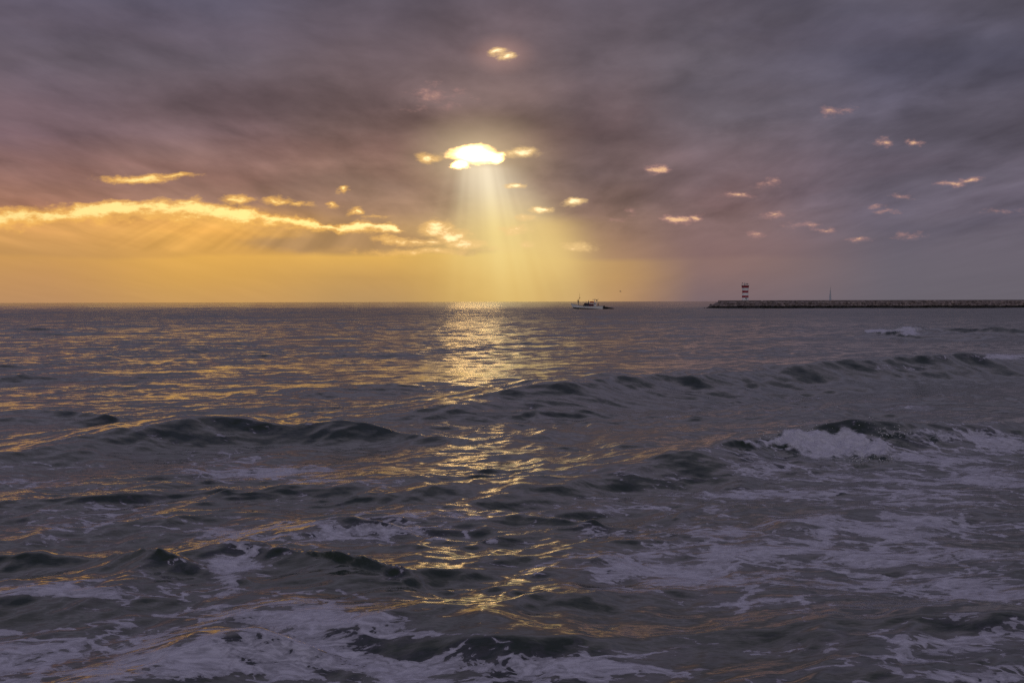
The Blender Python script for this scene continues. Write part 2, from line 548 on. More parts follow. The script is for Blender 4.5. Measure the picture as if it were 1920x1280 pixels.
# ------------------------------------------------------------------ sea
def hash2(ix, iy, seed):
    h = (ix.astype(np.int64) * 374761393 + iy.astype(np.int64) * 668265263 + seed * 974711) & 0x7fffffff
    h = ((h ^ (h >> 13)) * 1274126177) & 0x7fffffff
    h = h ^ (h >> 16)
    return ((h & 0xffff) / 65535.0).astype(np.float32)


def vnoise(x, y, seed=0):
    ix, iy = np.floor(x), np.floor(y)
    fx, fy = (x - ix).astype(np.float32), (y - iy).astype(np.float32)
    fx = fx * fx * fx * (fx * (fx * 6 - 15) + 10)
    fy = fy * fy * fy * (fy * (fy * 6 - 15) + 10)
    ix = ix.astype(np.int64)
    iy = iy.astype(np.int64)
    a, b = hash2(ix, iy, seed), hash2(ix + 1, iy, seed)
    c, d = hash2(ix, iy + 1, seed), hash2(ix + 1, iy + 1, seed)
    return (a + (b - a) * fx) * (1 - fy) + (c + (d - c) * fx) * fy


def fbm(x, y, oct_=4, seed=0, gain=0.5):
    s, a, t = 0.0, 1.0, 0.0
    for i in range(oct_):
        s = s + a * vnoise(x * 2 ** i + 17.3 * i, y * 2 ** i - 9.1 * i, seed + i)
        t += a
        a *= gain
    return s / t


def sstep(x, a, b):
    t = np.clip((x - a) / (b - a), 0, 1)
    return t * t * (3 - 2 * t)


APEX = -12.0
S2 = math.sqrt(0.5)

# crests: photo points (px, py of the crest line), height, front length, back length, whitewater
CRESTS = [
    # the long dark swell at left
    dict(p=[(-200, 872, .08), (0, 838, .13), (120, 820, .17), (200, 812, .20), (300, 803, .29), (400, 797, .36), (510, 796, .33), (600, 795, .23), (680, 794, .22), (740, 796, .15), (800, 799, .07), (850, 802, .01)],
         lf=.8, lb=2.3, wob=.5),
    # the small one behind it at far left
    dict(p=[(-150, 788, .12), (0, 775, .16), (70, 772, .17), (180, 775, .12), (300, 783, .04)], lf=.8, lb=1.8),
    # the long diagonal swell at right
    dict(p=[(640, 768, .03), (760, 752, .12), (860, 742, .22), (930, 739, .16), (1010, 733, .42), (1110, 722, .58), (1190, 714, .62), (1260, 711, .56), (1330, 705, .60), (1420, 700, .54),
            (1520, 694, .62), (1620, 688, .68), (1720, 684, .66), (1830, 679, .70), (1940, 673, .66), (2100, 664, .5), (2300, 652, .2)], lf=1.1, lb=3.6, wob=.4),
    # the breaking wave at right
    dict(p=[(820, 905, .03), (960, 893, .07), (1100, 880, .12), (1240, 860, .22), (1360, 836, .38), (1440, 824, .46), (1520, 815, .48), (1640, 811, .44), (1740, 803, .26), (1830, 793, .27), (1930, 786, .28), (2100, 775, .2)],
         lf=.72, lb=2.2, wob=.5),
    # far breaker at right
    dict(p=[(1150, 632, .05), (1260, 627, .16), (1400, 624, .18), (1520, 634, .12), (1600, 628, .3), (1680, 618, .60), (1740, 622, .36), (1830, 628, .26), (1960, 626, .24), (2100, 620, .2)],
         lf=2.6, lb=5.5),
    # foreground folds
    dict(p=[(-150, 1040, .07), (0, 1036, .11), (160, 1040, .12), (300, 1052, .09), (400, 1075, .04)], lf=.5, lb=1.0),
    dict(p=[(300, 1060, .02), (420, 1044, .08), (560, 1046, .10), (680, 1062, .08), (800, 1095, .03)], lf=.5, lb=1.0),
    dict(p=[(780, 985, .02), (880, 967, .09), (980, 965, .12), (1100, 976, .09), (1250, 990, .04)], lf=.55, lb=1.1),
    dict(p=[(680, 1205, .02), (800, 1198, .12), (930, 1196, .17), (1070, 1188, .16), (1250, 1160, .11), (1450, 1156, .10), (1650, 1160, .09), (1900, 1165, .09), (2100, 1165, .08)], lf=.5, lb=2.0, wob=.4),
    dict(p=[(300, 1245, .02), (430, 1218, .09), (560, 1210, .10), (680, 1228, .04)], lf=.35, lb=.6),
    dict(p=[(740, 938, .02), (850, 930, .08), (950, 922, .09), (1060, 918, .03)], lf=.6, lb=1.7, wob=.4),
    dict(p=[(500, 1000, .02), (640, 985, .10), (760, 992, .08), (860, 1005, .02)], lf=.5, lb=.9),
]


def crest_field(X, Y, want_white=False):
    A_ = (X + Y) * S2
    N_ = (Y - X) * S2
    Z = np.zeros_like(X)
    for ci, c in enumerate(CRESTS):
        pa, pn, ph = [], [], []
        hn = 0.62 * max(p_[2] for p_ in c['p'])
        for px, py, h in c['p']:
            g = ground(px, py, hn)
            pa.append((g.x + g.y) * S2)
            pn.append((g.y - g.x) * S2)
            ph.append(h)
        o = np.argsort(pa)
        pa, pn, ph = np.array(pa)[o], np.array(pn)[o], np.array(ph)[o]
        sel = (A_ > pa[0] - 1) & (A_ < pa[-1] + 1)
        a = A_[sel]
        # smooth interpolation by averaging shifted lookups
        w = (pa[-1] - pa[0]) / len(pa) * 0.35
        nc = sum(np.interp(a + dd * w, pa, pn) for dd in (-1, -.5, 0, .5, 1)) / 5
        hh = sum(np.interp(a + dd * w, pa, ph, left=0, right=0) for dd in (-1, -.5, 0, .5, 1)) / 5
        wob = (vnoise(a * 0.9 / c['lf'], a * 0 + ci * 7.3, 40 + ci) - .5) * c['lf'] * c.get('wob', 0.8)
        s = N_[sel] - nc - wob
        hh = hh * (0.75 + 0.5 * fbm(a * 0.55 / c['lf'], a * 0 + 3.1, 3, 60 + ci))
        lf, lb = c['lf'], c['lb']
        fr = np.exp(-(np.sqrt((s / lf) ** 2 + .03) - .1732) * 1.1)
        bk = np.exp(-(s / lb) ** 2)
        prof = np.where(s < 0, fr, bk)
        prof = prof - 0.16 * np.exp(-((s + 2.3 * lf) / (1.1 * lf)) ** 2)
        Z[sel] += hh * prof
    return Z


def project(X, Y, Z):
    inv = np.array(CM.inverted())
    x = inv[0, 0] * X + inv[0, 1] * Y + inv[0, 2] * Z + inv[0, 3]
    y = inv[1, 0] * X + inv[1, 1] * Y + inv[1, 2] * Z + inv[1, 3]
    z = inv[2, 0] * X + inv[2, 1] * Y + inv[2, 2] * Z + inv[2, 3]
    z = np.minimum(z, -0.5)
    return 960 + F * x / -z, 640 - F * y / -z


# foam patches: photo px centre, radii, density
FOAM = [
    (250, 1225, 620, 60, .62), (570, 1160, 230, 32, .50), (560, 1130, 200, 30, .40), (120, 1110, 260, 26, .42), (430, 1075, 60, 60, .52),
    (60, 1290, 300, 40, .5), (760, 1250, 300, 42, .50), (1080, 1250, 220, 44, .40),
    (620, 1000, 330, 26, .44), (250, 985, 300, 26, .30), (760, 960, 240, 22, .36), (120, 950, 260, 24, .22),
    (1180, 1075, 320, 34, .58), (1000, 1060, 200, 24, .45), (1420, 1130, 140, 20, .46), (1560, 1040, 420, 40, .50), (1750, 1000, 320, 40, .42), (1700, 1090, 300, 34, .45),
    (1250, 950, 260, 24, .34), (1500, 930, 380, 22, .46), (1750, 930, 300, 40, .40), (1380, 1000, 300, 26, .36),
    (1800, 840, 200, 50, .50), (1560, 890, 330, 30, .42), (1850, 900, 220, 34, .46), (1420, 850, 140, 26, .22),
    (1300, 1200, 500, 30, .16), (1700, 1200, 360, 50, .26), (1880, 1265, 160, 24, .30),
    (480, 885, 180, 20, .50), (620, 900, 140, 14, .52), (120, 872, 170, 16, .28), (430, 855, 90, 16, .42), (90, 905, 160, 16, .34),
    (1880, 668, 110, 7, .55), (1700, 690, 160, 5, .22), (1250, 770, 300, 16, .12), (1600, 760, 300, 18, .14), (1700, 790, 260, 10, .25),
    (380, 820, 160, 14, .18), (640, 800, 60, 8, .24), (1180, 722, 90, 10, .10), (1000, 900, 300, 22, .14),
]


def build_sea():
    # rows (distance from apex) and columns (bearing)
    d = 2.0
    dist = [d]
    while d < 2600:
        st = 0.12 if d < 7.5 else min(max(0.026, 0.0024 * d), 0.6)
        if d > 900:
            st = 0.6 + (d - 900) * 0.01
        d += st
        dist.append(d)
    while d < 60000:
        d *= 1.12
        dist.append(d)
    rr = np.array([0.5, 4.0, 8.0, 11.0] + [x - APEX for x in dist])
    half = R(24.0)
    fine = np.linspace(-half, half, 1060)
    coarse = np.linspace(half, math.pi, 34)[1:]
    th = np.concatenate([-coarse[::-1][1:], fine, coarse])   # -pi excluded: closed below
    nr, nc = len(rr), len(th)
    RR = rr[:, None]
    X = (RR * np.sin(th)[None, :]).astype(np.float64).ravel()
    Y = (RR * np.cos(th)[None, :] + APEX).astype(np.float64).ravel()
    D = np.sqrt(X * X + Y * Y)
    Z = np.zeros_like(X)
    DX = np.zeros_like(X)
    DY = np.zeros_like(X)
    # wind sea: many small trochoidal components running toward the lower right
    rowd = rr + APEX
    lams = np.exp(np.linspace(math.log(0.16), math.log(11.0), 120))
    mod = (0.45 + 1.1 * fbm(X * 0.09, Y * 0.06, 3, 5)).astype(np.float32)
    mod2 = (0.55 + 0.9 * fbm(X * 0.5 + 30, Y * 0.35, 3, 9)).astype(np.float32)
    wx = (fbm(X * 0.25, Y * 0.25, 2, 21) - .5) * 1.6
    wy = (fbm(X * 0.25 + 50, Y * 0.25, 2, 22) - .5) * 1.6
    fadeF = 1.0 - .80 * sstep(D, 220, 800) - .20 * sstep(D, 1200, 2600)
    for i, lam in enumerate(lams):
        ang = R(-45) + rng.normal(0, R(34 if lam < 3 else 22))
        kx, ky = math.cos(ang), math.sin(ang)
        k_ = 2 * math.pi / lam
        slope = SLOPE * float(np.interp(lam, [0.3, 0.8, 1.6, 4, 6, 11], [1.0, 1.15, .95, .62, .45, .34]))
        a = slope / k_
        ph = rng.uniform(0, 2 * math.pi)
        # keep a component only where the grid can carry it
        maxd = lam / 2.6 / 0.0024 if lam < 1.6 else 1e9
        nrow = int(np.searchsorted(rowd, min(maxd, 2600)))
        n = nrow * nc
        if n == 0:
            continue
        wrp = 0.5 if lam > 2 else 1.0
        arg = (k_ * (kx * (X[:n] + wrp * wx[:n]) + ky * (Y[:n] + wrp * wy[:n])) + ph).astype(np.float32)
        f = a * (mod[:n] if lam > 1.2 else mod[:n] * mod2[:n]) * fadeF[:n]
        if lam < 1.6:
            f = f * (1 - sstep(D[:n], maxd * .6, maxd))
        Z[:n] += f * np.cos(arg)
        sn = np.sin(arg)
        DX[:n] -= 0.75 * f * kx * sn
        DY[:n] -= 0.75 * f * ky * sn
    # long low ground swell further out
    for lam, a, ang, ph in ((38, .09, -50, 1.0), (27, .05, -38, 2.2), (19, .035, -58, .3), (15, .03, -30, 4.0)):
        k_ = 2 * math.pi / lam
        f = a * sstep(D, 45, 120) * (1 - sstep(D, 1600, 2600))
        Z += f * np.cos(k_ * (math.cos(R(ang)) * (X + wx * 2) + math.sin(R(ang)) * (Y + wy * 2)) + ph) * (0.5 + mod * 0.5)
    near = D < 220
    Zc = np.zeros_like(X)
    Zc[near] = crest_field(X[near], Y[near])
    Z += Zc
    # foam density, placed on the water by its ground position
    foam = np.zeros_like(X)
    white = np.zeros_like(X)
    vis = (Y > 6) & (D < 260) & (np.abs(X) < 0.55 * (Y + 12))
    px, py = project(X[vis], Y[vis], Z[vis])
    fo = np.zeros_like(px)
    for cx, cy, rx, ry, a in FOAM:
        g = np.exp(-((px - cx) / rx) ** 2 - ((py - cy) / ry) ** 2)
        fo = np.maximum(fo, a * g) + 0.18 * a * g
    for cx, cy, rx, ry, a in ((960, 1135, 190, 52, .6), (900, 885, 110, 40, .4), (900, 800, 100, 30, .3), (870, 1050, 110, 30, .35)):
        fo -= a * np.exp(-((px - cx) / rx) ** 2 - ((py - cy) / ry) ** 2)
    # base level of streaks in the surf zone
    fo += 0.10 * sstep(py, 880, 1050)
    # churned whitewater on the two breakers
    jag = (fbm(X[vis] * 1.6, Y[vis] * 1.6, 4, 77) - .5)
    def whitew(cx, cy, rx, ry):
        e = np.sqrt(((px - cx) / rx) ** 2 + ((py - cy) / ry) ** 2) + jag * 1.5
        return 1 - sstep(e, 0.35, 1.15)
    wh = np.maximum(whitew(1590, 840, 96, 34), whitew(1500, 826, 95, 15))
    wh = np.maximum(wh, .7 * whitew(1425, 832, 60, 9))
    wh = np.maximum(wh, .6 * whitew(1740, 815, 90, 12))
    wh = np.maximum(wh, whitew(1640, 836, 42, 32))
    jf = (fbm(X[vis] * .5, Y[vis] * .5, 4, 78) - .5)
    e = np.sqrt(((px - 1702) / 24) ** 2 + ((py - 622) / 8.5) ** 2) + jf * 1.6
    wh2 = 1 - sstep(e, .3, 1.2)
    e = np.sqrt(((px - 1660) / 32) ** 2 + ((py - 622) / 2.5) ** 2) + jf * 1.5
    wh2 = np.maximum(wh2, .8 * (1 - sstep(e, .7, 1.05)))
    foam[vis] = np.clip(fo, -.4, 1)
    tot = np.zeros_like(X)
    tot[vis] = np.maximum(wh, 1.2 * wh2)
    white = tot
    lump = fbm(X[vis] * 3.2, Y[vis] * 3.2, 5, 31, .6)
    lump3 = fbm(X[vis] * 11, Y[vis] * 11, 3, 33, .6)
    Z[vis] += wh * (0.01 + 0.30 * (lump - .42) + 0.10 * (lump3 - .5))
    lump2 = fbm(X[vis] * .9, Y[vis] * .9, 4, 35, .6)
    Z[vis] += wh2 * (0.05 + 0.40 * (lump2 - .35))
    co = np.stack([X + DX, Y + DY, Z], 1).astype(np.float32)
    # faces
    i = np.arange(nr - 1)[:, None] * nc
    j = np.arange(nc)[None, :]
    jn = (j + 1) % nc
    quads = np.stack([i + j, i + jn, i + nc + jn, i + nc + j], -1).reshape(-1, 4)
    quads = quads[:, ::-1]
    # close the small centre hole behind the camera
    me = bpy.data.meshes.new('sea')
    nf = len(quads)
    me.vertices.add(len(co))
    me.vertices.foreach_set('co', co.ravel())
    me.loops.add(nf * 4)
    me.loops.foreach_set('vertex_index', quads.astype(np.int32).ravel())
    me.polygons.add(nf)
    me.polygons.foreach_set('loop_start', np.arange(0, nf * 4, 4, dtype=np.int32))
    me.polygons.foreach_set('use_smooth', np.ones(nf, dtype=bool))
    me.update(calc_edges=True)
    at_ = me.attributes.new('foam', 'FLOAT', 'POINT')
    at_.data.foreach_set('value', foam.astype(np.float32))
    at2 = me.attributes.new('whitewater', 'FLOAT', 'POINT')
    at2.data.foreach_set('value', white.astype(np.float32))
    o = bpy.data.objects.new('sea', me)
    col.objects.link(o)
    o['kind'] = 'structure'
    me.materials.append(water_mat())
    return o


def water_mat():
    m = bpy.data.materials.new('sea_water')
    m.use_nodes = True
    t = m.node_tree
    t.nodes.clear()
    N = NT(t)
    out = N.n('ShaderNodeOutputMaterial')
    geo = N.n('ShaderNodeNewGeometry')
    pos, nrm = geo.outputs['Position'], geo.outputs['Normal']
    fa = N.n('ShaderNodeAttribute', attribute_name='foam').outputs['Fac']
    wa = N.n('ShaderNodeAttribute', attribute_name='whitewater').outputs['Fac']
    mp = N.n('ShaderNodeMapping')
    mp.inputs['Rotation'].default_value = (0, 0, R(-40))
    mp.inputs['Scale'].default_value = (0.55, 1.3, 1.0)
    N.put(mp.inputs['Vector'], pos)
    q = mp.outputs[0]
    # capillary ripples as slopes
    r1 = N.noise(q, 1.6, 3, 0.6, 0.4, color=True)
    r2 = N.noise(q, 7.0, 4, 0.6, 0.5, color=True)
    r3 = N.noise(q, 30.0, 2, 0.5, 0.0, color=True)
    half = (0.5, 0.5, 0.5)
    sl = N.v('ADD', N.v('MULTIPLY', N.v('SUBTRACT', r1, half), (0.10, 0.12, 0)), N.v('MULTIPLY', N.v('SUBTRACT', r2, half), (0.20, 0.26, 0)))
    sl = N.v('ADD', sl, N.v('MULTIPLY', N.v('SUBTRACT', r3, half), (0.12, 0.14, 0)))
    _, py_, _ = N.sep(pos)
    far = N.smooth(py_, 22.0, 260.0)
    sl = N.scale(sl, N.m('MULTIPLY_ADD', far, -0.25, 1.0))
    vfar = N.smooth(py_, 180.0, 800.0)
    sl = N.scale(sl, N.m('MULTIPLY_ADD', vfar, -0.55, 1.0))
    tilt = N.m('MULTIPLY', far, N.smooth(py_, 200.0, 900.0, -0.030, -0.010))
    sl = N.v('ADD', sl, N.xyz(0.0, tilt, 0.0))
    nn = N.v('NORMALIZE', N.v('ADD', nrm, sl))
    # foam: ragged sheets breaking into lace
    mp2 = N.n('ShaderNodeMapping')
    mp2.inputs['Rotation'].default_value = (0, 0, R(-25))
    mp2.inputs['Scale'].default_value = (0.75, 1.0, 1.0)
    N.put(mp2.inputs['Vector'], pos)
    fq = mp2.outputs[0]
    wv = N.scale(N.v('SUBTRACT', N.noise(fq, 1.3, 4, 0.6, 0, color=True), half), 0.75)
    fq2 = N.v('ADD', fq, wv)
    f1 = N.noise(fq2, 0.75, 9, 0.62, 0.0)
    f2 = N.noise(fq2, 3.6, 7, 0.65, 0.0)
    f3 = N.noise(fq2, 15.0, 4, 0.6, 0.0)

    def net(scale, width):
        vo = N.n('ShaderNodeTexVoronoi', feature='DISTANCE_TO_EDGE')
        N.put(vo.inputs['Vector'], fq2)
        vo.inputs['Scale'].default_value = scale
        return N.smooth(vo.outputs['Distance'], 0.0, width, 1.0, 0.0)

    lace = N.m('MULTIPLY_ADD', net(1.7, 0.13), 0.62, N.m('MULTIPLY', net(5.2, 0.16), 0.38))
    n1 = N.m('MULTIPLY', N.m('SUBTRACT', f1, 0.5), 1.7)
    n2 = N.m('MULTIPLY_ADD', N.m('SUBTRACT', f2, 0.5), 1.15, N.m('MULTIPLY_ADD', N.m('SUBTRACT', f3, 0.5), 0.55, -0.055))
    s = N.m('ADD', N.m('MULTIPLY_ADD', fa, 0.84, n1), n2)
    sl_ = N.m('ADD', N.m('MULTIPLY_ADD', fa, 1.0, N.m('MULTIPLY', n1, 0.8)), N.m('MULTIPLY_ADD', lace, 0.55, N.m('MULTIPLY_ADD', n2, 0.8, -0.27)))
    s = N.m('MAXIMUM', s, sl_)
    sheet = N.smooth(s, 0.43, 0.46)
    film = N.smooth(s, 0.12, 0.55)
    white = N.m('MULTIPLY', N.smooth(N.m('ADD', wa, N.m('ADD', N.m('MULTIPLY', N.m('SUBTRACT', f2, 0.5), 1.6), N.m('MULTIPLY', N.m('SUBTRACT', f3, 0.5), 0.9))), 0.30, 0.85), 0.95)
    foam = N.m('MAXIMUM', sheet, white)
    # bubbles thin out inside a sheet
    fine = N.noise(fq2, 16.0, 5, 0.7, 0.2)
    dens = N.m('MAXIMUM', N.m('MULTIPLY', N.smooth(N.m('ADD', s, N.m('MULTIPLY', N.m('SUBTRACT', fine, 0.5), 0.7)), 0.38, 0.80, 0.50, 0.95), sheet), white)
    water = N.n('ShaderNodeBsdfPrincipled')
    wc = N.mix(film, (0.0180, 0.0310, 0.0130, 1), (0.062, 0.062, 0.066, 1))
    N.put(water.inputs['Base Color'], wc)
    water.inputs['IOR'].default_value = 1.333
    N.put(water.inputs['Roughness'], N.m('ADD', N.m('MULTIPLY_ADD', film, 0.12, 0.06), N.m('MULTIPLY_ADD', far, 0.15, N.m('MULTIPLY', vfar, -0.06))))
    N.put(water.inputs['Normal'], nn)
    fo = N.n('ShaderNodeBsdfPrincipled')
    fc = N.mix(N.smooth(fine, 0.3, 0.7), (0.38, 0.38, 0.43, 1), (0.56, 0.56, 0.63, 1))
    N.put(fo.inputs['Base Color'], fc)
    fo.inputs['Roughness'].default_value = 0.75
    b = N.n('ShaderNodeBump')
    b.inputs['Strength'].default_value = 0.45
    b.inputs['Distance'].default_value = 0.02
    N.put(b.inputs['Height'], N.m('ADD', fine, f2))
    N.put(b.inputs['Normal'], nrm)
    N.put(fo.inputs['Normal'], b.outputs[0])
    mx = N.n('ShaderNodeMixShader')
    N.put(mx.inputs[0], dens)
    t.links.new(water.outputs[0], mx.inputs[1])
    t.links.new(fo.outputs[0], mx.inputs[2])
    t.links.new(mx.outputs[0], out.inputs[0])
    return m


SLOPE = 0.0185
build_sea()


def build_spray():
    bm = bmesh.new()
    r_ = random.Random(5)

    def drops(n, path, spread, lift, size):
        for _ in range(n):
            t_ = r_.random() * (len(path) - 1)
            i = int(t_)
            px = path[i][0] + (path[i + 1][0] - path[i][0]) * (t_ - i)
            py = path[i][1] + (path[i + 1][1] - path[i][1]) * (t_ - i)
            g = ground(px, py, path[0][2])
            p = g + Vector((r_.gauss(0, spread), r_.gauss(0, spread), r_.expovariate(1 / lift) - lift * .3))
            s_ = size * r_.uniform(.4, 1.2)
            bmesh.ops.create_icosphere(bm, subdivisions=1, radius=s_, matrix=Matrix.Translation(p))

    drops(700, [(1430, 828, .33), (1500, 815, .33), (1570, 810, .33), (1640, 808, .33), (1675, 815, .33)], .16, .05, .008)
    drops(260, [(1500, 850, .12), (1590, 862, .12), (1660, 855, .12)], .18, .03, .008)
    drops(150, [(1660, 622, .5), (1690, 617, .5), (1722, 621, .5)], .4, .10, .022)
    o = obj('sea_spray', bm, mat('spray_droplets', (0.62, 0.63, 0.66), 0.4, 0.05, 5.0))
    tag(o, 'fine white spray thrown up along the two breaking wave crests at right', 'spray', None, 'stuff')


build_spray()


# ------------------------------------------------------------------ breakwater
BY = 470.0     # distance of its sea-side foot


def bx_at(px, Y=BY):
    return at(px, 576, Y).x


def build_breakwater():
    x0 = bx_at(1322)
    x1 = bx_at(2350)
    top = 2.62
    root = empty('breakwater', (x0, BY, 0))
    tag(root, 'long low breakwater of piled rock running from the right edge to the banded beacon', 'breakwater')
    # mound: swept section with a rounded, sloping head
    bm = bmesh.new()
    n = 220
    rows = []
    for i in range(n + 1):
        x = (x1 - x0) * (i / n) ** 1.15
        hk = min(1.0, x / 6.0)
        t_ = top * (0.05 + 0.95 * hk) - 0.12
        wf = 3.8 * hk + 0.4
        prof = [(-1.0 * hk + 0.2, -0.8), (0.3, 0.0), (wf * 0.55, t_ * 0.55), (wf, t_), (wf + 4.5 * hk, t_), (wf + 8.2 * hk, 0.0), (wf + 9.5 * hk, -0.8)]
        ring = []
        for yy, zz in prof:
            j = 0.16 if 0 < zz else 0.0
            ring.append(bm.verts.new((x + random.uniform(-.1, .1), yy + random.uniform(-j, j), zz + random.uniform(-j, j) * .6)))
        rows.append(ring)
    for a, b in zip(rows, rows[1:]):
        for i in range(len(a) - 1):
            bm.faces.new((a[i], b[i], b[i + 1], a[i + 1]))
    bm.faces.new(rows[0])
    obj('rock_core', bm, M['rock'], root)
    # walkway cap on top
    bm = bmesh.new()
    seg = 26
    xs = 5.4
    step = (x1 - x0 - xs) / seg
    for i in range(seg):
        box(bm, (xs + step * (i + .5), 6.0, top - 0.12), (step - 0.04, 3.8, 0.34), bev=0.03)
    obj('walkway_cap', bm, M['concrete'], root)
    # boulders: a dozen shapes, each stone an object
    shapes = []
    for k_ in range(12):
        bm = bmesh.new()
        bmesh.ops.create_icosphere(bm, subdivisions=2, radius=1.0)
        sx, sy, sz = random.uniform(.85, 1.25), random.uniform(.75, 1.0), random.uniform(.6, .85)
        planes = [(Vector((random.gauss(0, 1), random.gauss(0, 1), random.gauss(0, 1))).normalized(), random.uniform(.6, .85)) for _ in range(9)]
        for v in bm.verts:
            p = v.co.copy()
            for nrm_, dd in planes:
                e = p.dot(nrm_) - dd
                if e > 0:
                    p -= nrm_ * e
            p *= 1 + random.uniform(-.04, .04)
            v.co = Vector((p.x * sx, p.y * sy, p.z * sz))
        me = bpy.data.meshes.new('boulder')
        bmesh.ops.recalc_face_normals(bm, faces=bm.faces)
        bm.to_mesh(me)
        bm.free()
        me.materials.append(M['rock'])
        shapes.append(me)
    spots = []
    xr = bx_at(1935) - x0
    ncol = 92
    for lv in range(4):
        for i in range(ncol):
            f = lv / 3.0
            x = (i + 0.5 * (lv % 2) + random.uniform(-.25, .25)) * (xr / ncol)
            hk = min(1.0, (x + .3) / 6.2)
            if f > hk + 0.12:
                continue
            z = top * f * 0.93 * min(hk + .1, 1) + random.uniform(-.12, .12) + 0.05
            y = 0.15 + 3.7 * hk * f + random.uniform(-.3, .3)
            spots.append((x, y, z - (random.uniform(.36, .66) if lv == 3 else .12) * min(1, hk + .2), random.uniform(.6, .98) * (1.06 if lv < 2 else .88) * (.62 + .38 * hk)))
    spots = sorted(spots, key=lambda s: -s[3])
    lead, rest = spots[:300], spots[300:]
    for x, y, z, s in lead:
        o = bpy.data.objects.new('boulder', random.choice(shapes))
        col.objects.link(o)
        o.location = (x0 + x, BY + y, z)
        o.rotation_euler = (random.uniform(-.5, .5), random.uniform(-.5, .5), random.uniform(0, 6.28))
        o.scale = (s, s, s)
        tag(o, 'rough grey brown boulder piled on the seaward slope of the breakwater', 'boulder', 'boulders armouring the breakwater')
    # remaining stones, beyond the right edge and on the far slope
    bm = bmesh.new()
    more = [(xr + random.uniform(0, x1 - x0 - xr), random.uniform(0, 3.6)) for _ in range(260)]
    more = [(x, y, top * y / 3.9 - .55, random.uniform(.7, 1.0)) for x, y in more] + rest
    more += [(random.uniform(3, xr), 8.8 + f * 3.6, (top - .9) * (1 - f), random.uniform(.6, .9)) for f in [random.random() for _ in range(160)]]
    for x, y, z, s in more:
        me = random.choice(shapes)
        tmp = bmesh.new()
        tmp.from_mesh(me)
        tmp.transform(Matrix.Translation((x0 + x, BY + y, z)) @ Matrix.Rotation(random.uniform(0, 6.28), 4, 'Z') @ Matrix.Scale(s, 4))
        vm = {v: bm.verts.new(v.co) for v in tmp.verts}
        for f in tmp.faces:
            bm.faces.new([vm[v] for v in f.verts])
        tmp.free()
    o = obj('boulders', bm, M['rock'])
    tag(o, 'remaining armour stones of the breakwater slope', 'boulders', None, 'stuff')
    return x0, top


BX0, BTOP = build_breakwater()


# ------------------------------------------------------------------ beacon
def build_beacon():
    Y = BY + 6.2
    ctr = at(1397.3, 562, Y)
    z0 = BTOP + 0.10
    root = empty('lighthouse', (ctr.x, Y, z0))
    tag(root, 'small round harbour beacon with red and white bands standing on the breakwater head', 'lighthouse')
    px = Y / F
    edges = [0.0, 0.85, 1.52, 2.42, 3.10, 4.00, 4.66]       # band heights, base to gallery
    edges = [e * 1.04 for e in edges]
    tot = edges[-1]

    def rad(z):
        f = z / tot
        return 6.1 * px * (1.0 + 0.10 * max(0, 1 - f * 2.2) ** 1.5 + 0.14 * max(0, (f - .72) / .28) ** 1.6 - .07 * math.sin(math.pi * min(1, f * 1.15)))

    bm = bmesh.new()
    pr = [(rad(tot * i / 40), tot * i / 40) for i in range(41)]
    rings = lathe(bm, pr, 40)
    bm.faces.new(rings[0])
    bm.faces.new(rings[-1])
    obj('tower', bm, M['white'], root, True)
    for a in (1, 3, 5):
        bm = bmesh.new()
        z1_, z2_ = edges[a], edges[a + 1]
        pr = [(rad(z1_) - .01, z1_)] + [(rad(z1_ + (z2_ - z1_) * i / 8) + .014, z1_ + (z2_ - z1_) * i / 8) for i in range(9)] + [(rad(z2_) - .01, z2_)]
        lathe(bm, pr, 40)
        obj('red_band', bm, M['red'], root, True)
    bm = bmesh.new()
    lathe(bm, [(0.02, tot + .005), (rad(tot) + .10, tot + .005), (rad(tot) + .10, tot + .09), (0.02, tot + .09)], 40)
    obj('gallery', bm, M['concrete'], root)
    bm = bmesh.new()
    for i in range(14):
        a = 2 * math.pi * i / 14
        rr_ = rad(tot)
        rod(bm, (rr_ * math.cos(a), rr_ * math.sin(a), tot + .08), (rr_ * math.cos(a), rr_ * math.sin(a), tot + .72), .022)
    for zz in (.4, .72):
        for i in range(28):
            a, b = 2 * math.pi * i / 28, 2 * math.pi * (i + 1) / 28
            rod(bm, (rr_ * math.cos(a), rr_ * math.sin(a), tot + zz), (rr_ * math.cos(b), rr_ * math.sin(b), tot + zz), .02, seg=6)
    obj('railing', bm, M['white'], root)
    bm = bmesh.new()
    rod(bm, (-.15, 0, tot + .09), (-.15, 0, tot + .55), .20, .16, 16)
    ball(bm, (-.15, 0, tot + .72), (.20, .20, .22))
    ln = obj('lantern', bm, M['grey'], root)
    bm = bmesh.new()
    rod(bm, (-.15, 0, tot + .9), (-.15, 0, tot + 1.15), .03, seg=6)
    obj('vent_cap', bm, M['dark'], ln)
    bm = bmesh.new()
    box(bm, (.55, -.2, tot + .62), (.5, .05, .35), ('Y', .0), .01)
    rod(bm, (.55, -.16, tot + .09), (.55, -.16, tot + .6), .035)
    obj('solar_panel', bm, M['dark'], root)
    bm = bmesh.new()
    rod(bm, (-.85, .1, tot + .09), (-.85, .1, tot + 1.05), .03)
    box(bm, (-.9, .1, tot + .95), (.28, .1, .2))
    obj('fog_signal', bm, M['dark'], root)
    bm = bmesh.new()
    box(bm, (0.1, -rad(.5) + .02, .52), (.6, .06, 1.0), None, .015)
    obj('door', bm, M['grey'], root)
    return root


build_beacon()


